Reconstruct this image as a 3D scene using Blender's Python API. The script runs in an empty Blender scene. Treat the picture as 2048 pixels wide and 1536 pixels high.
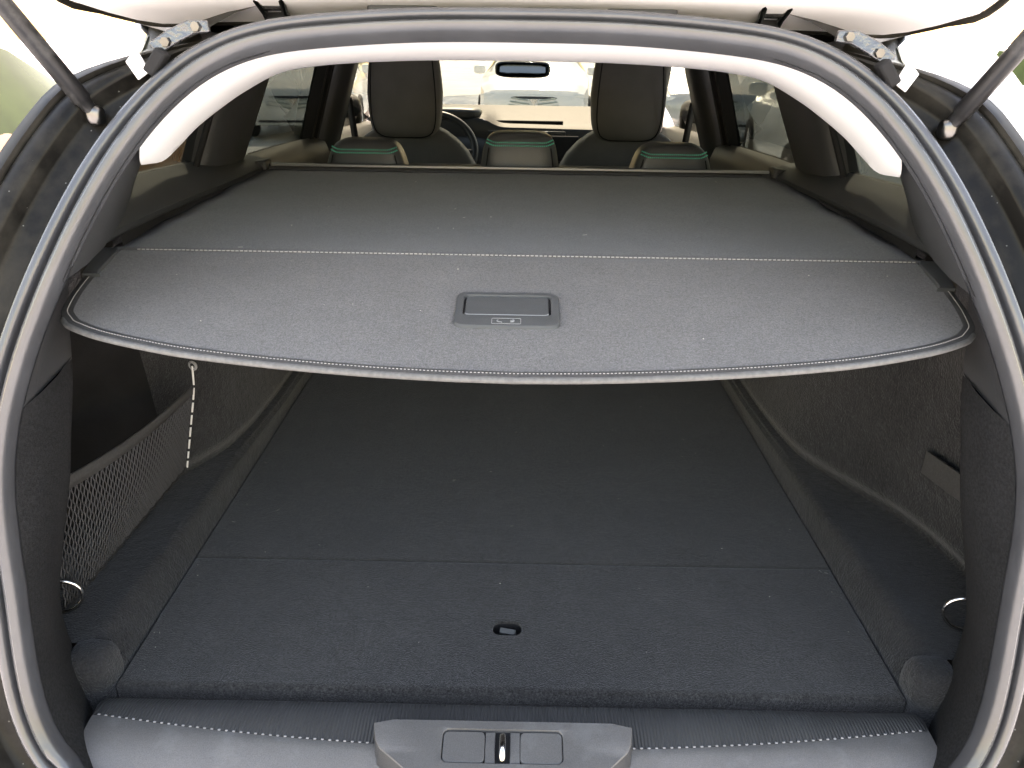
import bpy, bmesh, math, random
import numpy as np
from mathutils import Vector, Matrix

random.seed(7)
R = math.radians
scene = bpy.context.scene
C = scene.collection

# world axes: X to the right, Y into the car, Z up; z = 0 is the boot floor, the ground lies GZ below it
GZ = -0.62

# ------------------------------------------------------------------ camera
PITCH, YAW, ROLL = R(23.8), R(0.3), R(0.9)
fw = Vector((-math.sin(YAW) * math.cos(PITCH), math.cos(YAW) * math.cos(PITCH), -math.sin(PITCH)))
r0 = Vector((math.cos(YAW), math.sin(YAW), 0))
u0 = r0.cross(fw)
rt = r0 * math.cos(ROLL) + u0 * math.sin(ROLL)
up = -r0 * math.sin(ROLL) + u0 * math.cos(ROLL)
cam_d = bpy.data.cameras.new('camera')
cam = bpy.data.objects.new('camera', cam_d)
C.objects.link(cam)
cam.matrix_world = Matrix(((rt.x, up.x, -fw.x, 0.0), (rt.y, up.y, -fw.y, -0.762), (rt.z, up.z, -fw.z, 0.780), (0, 0, 0, 1)))
cam_d.sensor_width = 36.0
cam_d.lens = 36.0 * 1538.0 / 2048.0
cam_d.clip_start = 0.02
cam_d.clip_end = 500
scene.camera = cam

# ------------------------------------------------------------------ sky, sun, exposure
SUN_EL, SUN_AZ = R(50), R(2)             # high, ahead of the car
world = bpy.data.worlds.new('World')
scene.world = world
world.use_nodes = True
wn = world.node_tree
sky = wn.nodes.new('ShaderNodeTexSky')
sky.sky_type = 'NISHITA'
sky.sun_disc = False
sky.sun_elevation = SUN_EL
sky.sun_rotation = SUN_AZ
sky.dust_density = 1.6
sky.air_density = 1.7
sky.ozone_density = 0.4
bgn = wn.nodes['Background']
bgn.inputs['Strength'].default_value = 0.15
wn.links.new(sky.outputs[0], bgn.inputs['Color'])

sun_d = bpy.data.lights.new('sun', 'SUN')
sun_d.energy = 2.7
sun_d.angle = R(0.5)
sun_d.color = (1.0, 0.98, 0.95)
sun = bpy.data.objects.new('sun', sun_d)
C.objects.link(sun)
sd = Vector((math.sin(SUN_AZ) * math.cos(SUN_EL), math.cos(SUN_AZ) * math.cos(SUN_EL), math.sin(SUN_EL)))
sun.rotation_euler = sd.to_track_quat('Z', 'Y').to_euler()

vs = scene.view_settings
vs.view_transform = 'Standard'
vs.look = 'None'
vs.exposure = 2.65
vs.gamma = 1.0
vs.use_curve_mapping = False
vs.use_white_balance = True              # the phone balanced for open shade
vs.white_balance_temperature = 8400
vs.white_balance_tint = 22
scene.cycles.max_bounces = 7
scene.cycles.use_adaptive_sampling = True
scene.cycles.adaptive_threshold = 0.03
scene.cycles.transparent_max_bounces = 12
scene.cycles.caustics_reflective = False
scene.cycles.caustics_refractive = False
scene.cycles.sample_clamp_indirect = 6.0

# ------------------------------------------------------------------ materials
MATS = {}

def mat(name, col, rough=0.5, metal=0.0, spec=0.5, coat=0.0, bump=None, var=None, specks=None, sheen=0.0, dust=None, stripes=None):
    """Principled material; bump = (scale, strength, distance), var = (scale, amount), specks = (scale, size, colour)"""
    m = bpy.data.materials.new(name)
    m.use_nodes = True
    nt = m.node_tree
    N, Lk = nt.nodes, nt.links
    b = N['Principled BSDF']
    b.inputs['Base Color'].default_value = (*col, 1)
    b.inputs['Roughness'].default_value = rough
    b.inputs['Metallic'].default_value = metal
    b.inputs['Specular IOR Level'].default_value = spec
    b.inputs['Coat Weight'].default_value = coat
    b.inputs['Coat Roughness'].default_value = 0.06
    if sheen:
        b.inputs['Sheen Weight'].default_value = sheen
        b.inputs['Sheen Roughness'].default_value = 0.5
    tc = N.new('ShaderNodeTexCoord')
    out = None
    if var or specks or dust:
        rgb = N.new('ShaderNodeRGB')
        rgb.outputs[0].default_value = (*col, 1)
        out = rgb.outputs[0]
    if var:
        for sc, am in var:
            n = N.new('ShaderNodeTexNoise')
            n.inputs['Scale'].default_value = sc
            n.inputs['Detail'].default_value = 4
            Lk.new(tc.outputs['Object'], n.inputs['Vector'])
            mr = N.new('ShaderNodeMapRange')
            mr.inputs['From Min'].default_value = 0.25 if sc < 100 else 0.36
            mr.inputs['From Max'].default_value = 0.75 if sc < 100 else 0.64
            mr.clamp = True
            mr.inputs['To Min'].default_value = 1 - am
            mr.inputs['To Max'].default_value = 1 + am
            Lk.new(n.outputs['Fac'], mr.inputs['Value'])
            mx = N.new('ShaderNodeVectorMath')
            mx.operation = 'SCALE'
            Lk.new(out, mx.inputs[0])
            Lk.new(mr.outputs[0], mx.inputs['Scale'])
            out = mx.outputs[0]
    if dust:
        sc, lo, hi, dc = dust
        n = N.new('ShaderNodeTexNoise')
        n.inputs['Scale'].default_value = sc
        n.inputs['Detail'].default_value = 7
        n.inputs['Roughness'].default_value = 0.65
        Lk.new(tc.outputs['Object'], n.inputs['Vector'])
        mr = N.new('ShaderNodeMapRange')
        mr.inputs['From Min'].default_value = lo
        mr.inputs['From Max'].default_value = hi
        Lk.new(n.outputs['Fac'], mr.inputs['Value'])
        mx = N.new('ShaderNodeMix')
        mx.data_type = 'RGBA'
        Lk.new(mr.outputs[0], mx.inputs['Factor'])
        Lk.new(out, mx.inputs['A'])
        mx.inputs['B'].default_value = (*dc, 1)
        out = mx.outputs['Result']
        mr2 = N.new('ShaderNodeMapRange')
        mr2.inputs['From Min'].default_value = lo
        mr2.inputs['From Max'].default_value = hi
        mr2.inputs['To Min'].default_value = rough
        mr2.inputs['To Max'].default_value = 0.7
        Lk.new(n.outputs['Fac'], mr2.inputs['Value'])
        Lk.new(mr2.outputs[0], b.inputs['Roughness'])
    if specks:
        sc, th, scol = specks
        v = N.new('ShaderNodeTexVoronoi')
        v.inputs['Scale'].default_value = sc
        Lk.new(tc.outputs['Object'], v.inputs['Vector'])
        lt = N.new('ShaderNodeMath')
        lt.operation = 'LESS_THAN'
        lt.inputs[1].default_value = th
        Lk.new(v.outputs['Distance'], lt.inputs[0])
        mx = N.new('ShaderNodeMix')
        mx.data_type = 'RGBA'
        Lk.new(lt.outputs[0], mx.inputs['Factor'])
        Lk.new(out, mx.inputs['A'])
        mx.inputs['B'].default_value = (*scol, 1)
        out = mx.outputs['Result']
    if out:
        Lk.new(out, b.inputs['Base Color'])
    prev = None
    if bump:
        for sc, st, di in (bump if isinstance(bump, list) else [bump]):
            n = N.new('ShaderNodeTexNoise')
            n.inputs['Scale'].default_value = sc
            n.inputs['Detail'].default_value = 3
            Lk.new(tc.outputs['Object'], n.inputs['Vector'])
            bp = N.new('ShaderNodeBump')
            bp.inputs['Strength'].default_value = st
            bp.inputs['Distance'].default_value = di
            Lk.new(n.outputs['Fac'], bp.inputs['Height'])
            if prev:
                Lk.new(prev, bp.inputs['Normal'])
            prev = bp.outputs[0]
    if stripes:
        sc, st, di, axis = stripes
        w = N.new('ShaderNodeTexWave')
        w.wave_type = 'BANDS'
        w.bands_direction = axis
        w.inputs['Scale'].default_value = sc
        w.inputs['Distortion'].default_value = 0.6
        w.inputs['Detail'].default_value = 2
        Lk.new(tc.outputs['Object'], w.inputs['Vector'])
        bp = N.new('ShaderNodeBump')
        bp.inputs['Strength'].default_value = st
        bp.inputs['Distance'].default_value = di
        Lk.new(w.outputs['Fac'], bp.inputs['Height'])
        if prev:
            Lk.new(prev, bp.inputs['Normal'])
        prev = bp.outputs[0]
    if prev:
        Lk.new(prev, b.inputs['Normal'])
    MATS[name] = m
    return m

def glass_mat(name, tint, ior=1.5, rough=0.0):
    m = bpy.data.materials.new(name)
    m.use_nodes = True
    nt = m.node_tree
    for n in list(nt.nodes):
        nt.nodes.remove(n)
    o = nt.nodes.new('ShaderNodeOutputMaterial')
    t = nt.nodes.new('ShaderNodeBsdfTransparent')
    t.inputs[0].default_value = (*tint, 1)
    g = nt.nodes.new('ShaderNodeBsdfGlossy')
    g.inputs['Roughness'].default_value = rough
    f = nt.nodes.new('ShaderNodeLayerWeight')
    p5 = nt.nodes.new('ShaderNodeMath')
    p5.operation = 'POWER'
    p5.inputs[1].default_value = 5.0
    sc = nt.nodes.new('ShaderNodeMath')
    sc.operation = 'MULTIPLY_ADD'
    sc.inputs[1].default_value = 0.93
    sc.inputs[2].default_value = 0.05
    nt.links.new(f.outputs['Facing'], p5.inputs[0])
    nt.links.new(p5.outputs[0], sc.inputs[0])
    mx = nt.nodes.new('ShaderNodeMixShader')
    nt.links.new(sc.outputs[0], mx.inputs[0])
    nt.links.new(t.outputs[0], mx.inputs[1])
    nt.links.new(g.outputs[0], mx.inputs[2])
    nt.links.new(mx.outputs[0], o.inputs[0])
    MATS[name] = m
    return m

carpet = mat('boot_carpet', (0.0330, 0.0310, 0.0295), 0.95, spec=0.15, sheen=0.35,
             bump=[(520, 0.9, 0.0022), (150, 0.15, 0.002)], var=[(4, 0.20), (16, 0.12), (40, 0.16), (150, 0.26), (400, 0.65)])
side_carpet = mat('side_carpet', (0.0275, 0.0285, 0.0305), 0.95, spec=0.15, sheen=0.2,
                  bump=[(380, 0.9, 0.003), (70, 0.4, 0.005)], var=[(7, 0.22), (30, 0.14), (180, 0.14), (420, 0.30)])
fabric = mat('cover_fabric', (0.122, 0.119, 0.119), 0.85, spec=0.25, sheen=0.2,
             bump=[(700, 0.5, 0.0012)], var=[(4, 0.08), (22, 0.06), (260, 0.12), (620, 0.30)])
band = mat('binding_tape', (0.055, 0.055, 0.055), 0.55, bump=(800, 0.3, 0.0006), var=[(300, 0.15)])
piping = mat('edge_piping', (0.12, 0.119, 0.116), 0.55, bump=(600, 0.3, 0.0006), var=[(200, 0.15)])
thread = mat('pale_thread', (0.52, 0.50, 0.47), 0.7)
sill_thread = mat('moulded_stitch', (0.26, 0.26, 0.265), 0.5)
teal_thread = mat('teal_thread', (0.10, 0.70, 0.55), 0.5)
corner_carpet = mat('corner_carpet', (0.0195, 0.0203, 0.0216), 0.9, spec=0.15, bump=[(700, 0.6, 0.0012), (120, 0.2, 0.002)], var=[(9, 0.2), (300, 0.25)])
pocket_shade_m = mat('pocket_shade', (0.017, 0.0172, 0.018), 0.9, spec=0.1, bump=[(300, 0.4, 0.002)], var=[(12, 0.3)])  # near-black tone: shade inside the net pocket put into the colour
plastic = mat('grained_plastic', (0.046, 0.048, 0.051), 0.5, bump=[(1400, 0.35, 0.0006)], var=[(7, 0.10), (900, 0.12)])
plastic_sill = mat('sill_plastic', (0.118, 0.114, 0.111), 0.36, bump=[(1100, 0.45, 0.0006)], var=[(12, 0.10), (900, 0.15)], dust=(14, 0.55, 0.9, (0.2, 0.2, 0.2)))
plastic_ribbed = mat('ribbed_sill_plastic', (0.07, 0.07, 0.07), 0.5, bump=[(1100, 0.35, 0.0006)], var=[(12, 0.12)], stripes=(75, 0.8, 0.0018, 'X'))
plastic_lid = mat('handle_plastic', (0.075, 0.079, 0.081), 0.5, bump=[(1500, 0.4, 0.0005)], var=[(30, 0.08)])
plastic_lid_edge = mat('handle_edge_plastic', (0.28, 0.285, 0.285), 0.35)
dark_gap = mat('dark_gap', (0.006, 0.006, 0.007), 0.8)
rubber = mat('seal_rubber', (0.052, 0.054, 0.059), 0.27, spec=1.0, bump=[(40, 0.12, 0.003), (500, 0.15, 0.0006)], var=[(14, 0.2)])
white_trim = mat('pale_headliner_trim', (0.84, 0.84, 0.84), 0.6, bump=[(900, 0.2, 0.0006)])
headliner = mat('headliner_cloth', (0.62, 0.61, 0.58), 0.9)
paint = mat('black_body_paint', (0.0075, 0.0070, 0.0060), 0.30, spec=0.14, coat=0.03, dust=(9, 0.40, 0.80, (0.050, 0.046, 0.038)), specks=(60, 0.05, (0.16, 0.16, 0.15)), var=[(5, 0.1)], bump=[(9, 0.15, 0.01)])
sealer = mat('painted_metal_bracket', (0.03, 0.03, 0.034), 0.16, spec=1.0, coat=1.0, bump=[(60, 0.8, 0.006)], dust=(70, .62, .70, (.30, .30, .29)))
sticker_m = mat('white_sticker', (0.85, 0.85, 0.85), 0.5)
leather = mat('black_leather', (0.075, 0.079, 0.085), 0.4, bump=[(350, 0.35, 0.0010)], var=[(14, 0.12)])
seat_cloth = mat('seat_back_cloth', (0.165, 0.168, 0.170), 0.7, bump=[(500, 0.3, 0.001)], var=[(10, 0.15)])
dash_soft = mat('dash_top_plastic', (0.034, 0.025, 0.014), 0.55, bump=[(500, 0.3, 0.001)], var=[(10, 0.1)])
dash_dark = mat('dash_dark_plastic', (0.018, 0.022, 0.026), 0.4, bump=[(500, 0.2, 0.001)])
door_card = mat('door_card_vinyl', (0.055, 0.046, 0.034), 0.55, bump=[(300, 0.3, 0.001)])
chrome = mat('chrome', (0.75, 0.75, 0.74), 0.18, metal=1.0)
steel = mat('steel', (0.16, 0.155, 0.15), 0.28, metal=1.0, var=[(40, 0.2)])
alu = mat('aluminium_strip', (0.40, 0.41, 0.43), 0.35, metal=0.6)
strut_m = mat('strut_black', (0.012, 0.012, 0.013), 0.35, dust=(30, 0.5, 0.9, (0.10, 0.10, 0.10)))
net_m = mat('net_cord', (0.042, 0.043, 0.046), 0.7)
net_dark = mat('net_black_cord', (0.012, 0.012, 0.013), 0.7)
white_cord = mat('white_cord', (0.78, 0.77, 0.74), 0.6)
clear_glass = glass_mat('clear_glass', (0.27, 0.285, 0.25))
tint_glass = glass_mat('privacy_glass', (0.055, 0.062, 0.052))
mirror_m = mat('mirror_glass', (0.03, 0.045, 0.06), 0.08, metal=1.0)
screen_glass = glass_mat('windscreen_glass', (0.26, 0.275, 0.24))
tail_glass = glass_mat('tailgate_glass', (0.5, 0.55, 0.52))

# ------------------------------------------------------------------ mesh helpers
def link(name, me, m, parent=None, smooth=True, angle=38):
    if m:
        me.materials.append(m)
    if smooth:
        me.polygons.foreach_set('use_smooth', [True] * len(me.polygons))
        if angle < 179:
            me.set_sharp_from_angle(angle=R(angle))
    me.update()
    o = bpy.data.objects.new(name, me)
    C.objects.link(o)
    if parent:
        o.parent = parent
        if parent.type == 'EMPTY':
            o.location = -parent.location
    return o

def mesh(name, v, f, m, parent=None, smooth=True, angle=38):
    me = bpy.data.meshes.new(name)
    me.from_pydata([tuple(map(float, p)) for p in v], [], f)
    bm = bmesh.new()
    bm.from_mesh(me)
    bmesh.ops.recalc_face_normals(bm, faces=bm.faces)
    bm.to_mesh(me)
    bm.free()
    return link(name, me, m, parent, smooth, angle)

def grid_faces(nr, nc, cu=False, cv=False):
    """nr rows of nc points; cu closes along a row, cv closes the rows"""
    f = []
    for i in range(nr if cv else nr - 1):
        for j in range(nc if cu else nc - 1):
            a, b = i * nc + j, i * nc + (j + 1) % nc
            c, d = ((i + 1) % nr) * nc + (j + 1) % nc, ((i + 1) % nr) * nc + j
            f.append((a, b, c, d))
    return f

def loft(name, rows, m, parent=None, cu=False, cv=False, caps=False, angle=38):
    v = [p for r in rows for p in r]
    f = grid_faces(len(rows), len(rows[0]), cu, cv)
    if caps:
        n = len(rows[0])
        f.append(tuple(range(n)))
        f.append(tuple(reversed(range((len(rows) - 1) * n, len(rows) * n))))
    return mesh(name, v, f, m, parent, True, angle)

def merge(lst):
    V, F = [], []
    for v, f in lst:
        o = len(V)
        V += [tuple(p) for p in v]
        F += [tuple(i + o for i in q) for q in f]
    return V, F

def tube_vf(pts, r, seg=8, closed=False, caps=True):
    pts = [Vector(p) for p in pts]
    n = len(pts)
    rad = r if isinstance(r, (list, tuple)) else [r] * n
    v, prev = [], None
    for i, p in enumerate(pts):
        if closed:
            t = (pts[(i + 1) % n] - pts[i - 1]).normalized()
        else:
            t = (pts[min(i + 1, n - 1)] - pts[max(i - 1, 0)]).normalized()
        if prev is None:
            a = Vector((0, 0, 1)) if abs(t.z) < 0.9 else Vector((1, 0, 0))
            u = t.cross(a).normalized()
        else:
            u = (prev - t * prev.dot(t)).normalized()
        prev = u
        w = t.cross(u)
        for k in range(seg):
            a = 2 * math.pi * k / seg
            v.append(p + (u * math.cos(a) + w * math.sin(a)) * rad[i])
    f = grid_faces(n, seg, True, closed)
    if caps and not closed:
        f.append(tuple(range(seg)))
        f.append(tuple(reversed(range((n - 1) * seg, n * seg))))
    return v, f

def tube(name, pts, r, m, parent=None, seg=10, closed=False):
    v, f = tube_vf(pts, r, seg, closed)
    return mesh(name, v, f, m, parent, True, 50)

def box_vf(c, s, rot=None):
    c = Vector(c)
    v = []
    for dx in (-1, 1):
        for dy in (-1, 1):
            for dz in (-1, 1):
                p = Vector((dx * s[0] / 2, dy * s[1] / 2, dz * s[2] / 2))
                v.append(c + (rot @ p if rot else p))
    f = [(0, 1, 3, 2), (4, 6, 7, 5), (0, 4, 5, 1), (2, 3, 7, 6), (0, 2, 6, 4), (1, 5, 7, 3)]
    return v, f

def bevel_mesh(o, w, seg=2):
    me = o.data
    bm = bmesh.new()
    bm.from_mesh(me)
    bmesh.ops.bevel(bm, geom=[e for e in bm.edges if len(e.link_faces) == 2 and e.calc_face_angle(0) > 0.5],
                    offset=w, segments=seg, profile=0.5, affect='EDGES', clamp_overlap=True)
    bm.to_mesh(me)
    bm.free()
    me.polygons.foreach_set('use_smooth', [True] * len(me.polygons))
    return o

def box(name, c, s, m, parent=None, bev=0.0, rot=None, seg=2):
    v, f = box_vf(c, s, rot)
    o = mesh(name, v, f, m, parent)
    if bev:
        bevel_mesh(o, bev, seg)
    return o

def prism_vf(poly, ext):
    """closed polygon (list of 3-D points) pushed along ext"""
    n = len(poly)
    e = Vector(ext)
    v = [Vector(p) for p in poly] + [Vector(p) + e for p in poly]
    f = [tuple(range(n)), tuple(reversed(range(n, 2 * n)))]
    f += [(i, (i + 1) % n, n + (i + 1) % n, n + i) for i in range(n)]
    return v, f

def prism(name, poly, ext, m, parent=None, bev=0.0):
    v, f = prism_vf(poly, ext)
    o = mesh(name, v, f, m, parent)
    if bev:
        bevel_mesh(o, bev)
    return o

def superbox(name, c, s, m, parent=None, p=5.0, n=14, fn=None):
    """soft rounded box; fn maps a point of the unit box (-1..1) to a new one"""
    v, f, idx = [], [], {}
    for ax in range(3):
        for sg in (-1, 1):
            for i in range(n):
                for j in range(n):
                    q = []
                    for (a, b) in ((i, j), (i + 1, j), (i + 1, j + 1), (i, j + 1)):
                        co = [0, 0, 0]
                        co[ax] = sg
                        co[(ax + 1) % 3] = math.tan((2 * a / n - 1) * math.pi / 4)
                        co[(ax + 2) % 3] = math.tan((2 * b / n - 1) * math.pi / 4)
                        k = tuple(round(t, 5) for t in co)
                        if k not in idx:
                            l = (abs(co[0]) ** p + abs(co[1]) ** p + abs(co[2]) ** p) ** (1 / p)
                            w = Vector(co) / l
                            if fn:
                                w = Vector(fn(w))
                            idx[k] = len(v)
                            v.append(Vector(c) + Vector((w.x * s[0] / 2, w.y * s[1] / 2, w.z * s[2] / 2)))
                        q.append(idx[k])
                    f.append(tuple(q))
    return mesh(name, v, f, m, parent, True, 180)

def catmull(pts, n, closed=False):
    """dense Catmull-Rom curve resampled to n points of even spacing"""
    P = [np.array(p, float) for p in pts]
    m = len(P)
    dense = []
    for i in range(m if closed else m - 1):
        p0 = P[i - 1] if (closed or i > 0) else 2 * P[0] - P[1]
        p1, p2 = P[i], P[(i + 1) % m]
        p3 = P[(i + 2) % m] if (closed or i + 2 < m) else 2 * P[-1] - P[-2]
        for k in range(24):
            t = k / 24
            dense.append(0.5 * ((2 * p1) + (-p0 + p2) * t + (2 * p0 - 5 * p1 + 4 * p2 - p3) * t * t + (-p0 + 3 * p1 - 3 * p2 + p3) * t ** 3))
    dense.append(P[0] if closed else P[-1])
    D = np.array(dense)
    s = np.concatenate([[0], np.cumsum(np.linalg.norm(np.diff(D, axis=0), axis=1))])
    q = np.linspace(0, s[-1], n + 1)[:-1] if closed else np.linspace(0, s[-1], n)
    return [Vector([np.interp(t, s, D[:, k]) for k in range(D.shape[1])]) for t in q]

def rrect(cx, cy, hx, hy, r, seg=6):
    """rounded rectangle in 2-D, anticlockwise"""
    out = []
    for (sx, sy, a0) in ((1, 1, 0), (-1, 1, 90), (-1, -1, 180), (1, -1, 270)):
        for k in range(seg + 1):
            a = R(a0 + 90 * k / seg)
            out.append((cx + sx * (hx - r) + r * math.cos(a), cy + sy * (hy - r) + r * math.sin(a)))
    return out

def ray_contour(poly, c, n):
    """sample a star-shaped polygon at n angles around c"""
    out = []
    for k in range(n):
        a = 2 * math.pi * (k + 0.5) / n
        d = (math.cos(a), math.sin(a))
        best = None
        for i in range(len(poly)):
            x1, y1 = poly[i][0] - c[0], poly[i][1] - c[1]
            x2, y2 = poly[(i + 1) % len(poly)][0] - c[0], poly[(i + 1) % len(poly)][1] - c[1]
            ex, ey = x2 - x1, y2 - y1
            den = d[0] * ey - d[1] * ex
            if abs(den) < 1e-12:
                continue
            t = (x1 * ey - y1 * ex) / den
            u = (x1 * d[1] - y1 * d[0]) / den
            if t > 0 and -1e-6 <= u <= 1 + 1e-6 and (best is None or t > best):
                best = t
        out.append((c[0] + d[0] * best, c[1] + d[1] * best))
    return out

def empty(name, loc, label, cat, group=None):
    o = bpy.data.objects.new(name, None)
    C.objects.link(o)
    o.location = loc
    o.empty_display_size = 0.1
    return tag(o, label, cat, group)

def tag(o, label=None, cat=None, group=None, kind=None):
    for k, v in (('label', label), ('category', cat), ('group', group), ('kind', kind)):
        if v:
            o[k] = v
    return o

def mir(p):
    return (-p[0], p[1], p[2])

# ------------------------------------------------------------------ the opening of the boot: Y = g(z) and its outline
gs = [(-0.35, -0.175), (-0.05, -0.160), (0.0, -0.135), (0.2, -0.080), (0.385, -0.043), (0.6, 0.050), (0.8, 0.200), (1.2, 0.55)]
_gz = catmull([(a, b, 0) for a, b in gs], 120)
_gzx, _gzy = [p.x for p in _gz], [p.y for p in _gz]

def g(z):
    return float(np.interp(z, _gzx, _gzy))

half = [(0.14, 0.8155), (0.295, 0.802), (0.337, 0.789), (0.374, 0.773), (0.406, 0.747), (0.435, 0.714), (0.460, 0.677), (0.480, 0.641),
        (0.500, 0.598), (0.517, 0.560), (0.536, 0.514), (0.553, 0.468), (0.572, 0.400), (0.581, 0.330), (0.584, 0.255), (0.583, 0.185), (0.580, 0.115),
        (0.569, 0.050), (0.551, 0.008), (0.515, -0.030), (0.46, -0.052), (0.36, -0.062), (0.18, -0.066)]
outline = [(0, 0.8175, 0)] + [(x, z, 0) for x, z in half] + [(0, -0.067, 0)] + [(-x, z, 0) for x, z in reversed(half)]
NP = 260
path = catmull(outline, NP, closed=True)          # (x, z), clockwise seen from behind: top, right side, bottom, left side
for _ in range(14):
    path = [(path[k - 1] + path[k] * 2 + path[(k + 1) % NP]) / 4 for k in range(NP)]
PT, TN, BI, NO = [], [], [], []
for p in path:
    PT.append(Vector((p.x, g(p.y), p.y)))
for i in range(NP):
    t = (PT[(i + 1) % NP] - PT[i - 1]).normalized()
    z = PT[i].z
    dg = (g(z + 0.02) - g(z - 0.02)) / 0.04
    n = Vector((0, -1, dg)).normalized()
    b = t.cross(n).normalized()
    if b.dot(Vector((0, g(0.4), 0.4)) - PT[i]) < 0:
        b = -b
    TN.append(t); NO.append(n); BI.append(b)

def sp(i, b, n=0.0):
    """point of the opening: b metres inwards from the outer edge of the seal, n metres out towards the rear"""
    i %= NP
    return PT[i] + BI[i] * b + NO[i] * n

half_idx = [i for i in range(NP // 2)]             # right half, top to bottom
hz = [PT[i].z for i in half_idx]

def at_z(z, b, n=0.0):
    """right-hand point of the opening outline at height z"""
    zz = np.array(hz)
    k = int(np.argmin(np.abs(zz - z)))
    k2 = min(max(k + (1 if zz[k] > z else -1), 0), len(zz) - 1)
    d = zz[k2] - zz[k]
    t = 0 if abs(d) < 1e-9 else (z - zz[k]) / d
    return sp(half_idx[k], b, n).lerp(sp(half_idx[k2], b, n), min(max(t, 0), 1))

def sweep(name, prof, m, parent, idx=None, fac=None, angle=60):
    rows = []
    rng = range(NP) if idx is None else idx
    for i in rng:
        k = fac(i) if fac else 1.0
        rows.append([sp(i, b * k if b < 0 else b, n) for b, n in prof])
    return loft(name, rows, m, parent, cv=idx is None, angle=angle)

# ==================================================================== THE SETTING
g_mat = mat('yard_paving', (0.58, 0.585, 0.59), 0.85, var=[(0.6, 0.15), (8, 0.12), (60, 0.1)], bump=[(40, 0.3, 0.01)])
ground = mesh('ground', [(-400, -400, GZ), (400, -400, GZ), (400, 400, GZ), (-400, 400, GZ)], [(0, 1, 2, 3)], g_mat, None, False)
tag(ground, 'sunlit tan paving of the car yard around the car', kind='structure')

# ==================================================================== THE CAR
car = empty('car', (0, 1.5, GZ), 'dark estate car with its tailgate open, seen from behind into the boot', 'car')

# ---- rubber seal round the opening
seal_prof = [(-0.001, -0.014), (0.000, 0.001), (0.002, 0.0045), (0.006, 0.0058), (0.010, 0.0045), (0.0122, -0.001), (0.0135, -0.008), (0.0155, -0.010), (0.0172, -0.006),
             (0.0190, 0.002), (0.0220, 0.0085), (0.0265, 0.0110), (0.0305, 0.0085), (0.0335, 0.002), (0.0350, -0.006), (0.0353, -0.013)]
seal = sweep('door_seal', seal_prof, rubber, car)
seal['label'] = 'double lipped black rubber seal framing the whole opening'

# ---- painted channel outside the seal
def body_fac(i):
    z = PT[i % NP].z
    t = min(1, max(0, (0.802 - z) / 0.11))
    return 0.06 + 0.94 * t * t * (3 - 2 * t)
body_prof = [(0.006, -0.012), (0.0, -0.016), (-0.012, -0.030), (-0.030, -0.036), (-0.046, -0.034), (-0.052, -0.030), (-0.055, -0.017), (-0.060, -0.013),
             (-0.078, -0.014), (-0.082, -0.018), (-0.086, -0.012), (-0.100, -0.015), (-0.112, -0.030), (-0.120, -0.060)]
lo_idx = [i for i in range(NP)]
rows = []
for i in range(NP):
    k = body_fac(i)
    row = [sp(i, b * k if b < 0 else b, n) for b, n in body_prof]
    row.append(row[-1] + Vector((PT[i].x * .02, .10, .012)))
    rows.append(row)
body = loft('body_frame', rows, paint, car, cv=True, angle=60)
body['label'] = 'glossy black painted body channel around the opening'

for s, extra in ((-1, 0), (1, 0)):
    # spot-welded corner bracket, sticker and plastic stopper by the hinge
    def q(x, y, z):
        return (s * abs(x), y, z)
    prism('body_sticker', [q(.436, .150, .757), q(.422, .150, .770), q(.411, .150, .747), q(.425, .150, .738)], (0, .004, 0), sticker_m, car, 0.001)
    pl = [q(.352, .182, .800), q(.372, .176, .800), q(.392, .168, .790), q(.412, .160, .776), q(.402, .160, .764), q(.384, .168, .776), q(.366, .176, .786), q(.350, .182, .788)]
    prism('corner_bracket', pl, (0, .006, 0), sealer, car, 0.0015)
    for bx_, by_, bz_ in ((.362, .176, .7935), (.393, .164, .7775)):
        bo_ = tube('bracket_bolt', [q(bx_, by_ + .004, bz_), q(bx_, by_ - .005, bz_)], .0052, steel, car, 6)
    box('stopper', q(.404, .158, .757), (.014, .02, .03), dark_gap, car, 0.003, Matrix.Rotation(s * R(-38), 3, 'Y'))

# ---- pale trim arch under the roof edge
inner = [(0.0, 0.31, 0.762), (0.11, 0.309, 0.761), (0.205, 0.306, 0.757), (0.272, 0.300, 0.751), (0.312, 0.282, 0.742), (0.348, 0.258, 0.722), (0.372, 0.236, 0.704),
         (0.398, 0.215, 0.682), (0.416, 0.195, 0.661), (0.426, 0.170, 0.648), (0.433, 0.140, 0.648)]
in_path = catmull(inner, 60)
z_end = 0.703
oi = [i for i in half_idx if PT[i].z > z_end - 0.012]
out_path = [sp(i, 0.0338, -0.002) for i in oi]
out_path = catmull([tuple(p) for p in out_path], 60)
rows = []
full_o = [Vector(mir(p)) for p in reversed(out_path[1:])] + out_path
full_i = [Vector(mir(p)) for p in reversed(in_path[1:])] + in_path
nn = len(full_o)
for k in range(nn):
    a, b = full_o[k], full_i[k]
    d = b - a
    bulge = Vector((0, -0.75, -0.66))
    mid = [a.lerp(b, t) + bulge * (0.010 * math.sin(math.pi * t)) for t in (0, .12, .25, .4, .55, .7, .82, .92, 1.0)]
    up_in = Vector((b.x * 0.985, b.y + 0.035, b.z + 0.012))
    rows.append(mid + [b + Vector((0, 0.012, -0.001)), up_in])
o = loft('roof_edge_trim', rows, white_trim, car, angle=50)
o['label'] = 'pale grey trim arch under the roof edge'

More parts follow.
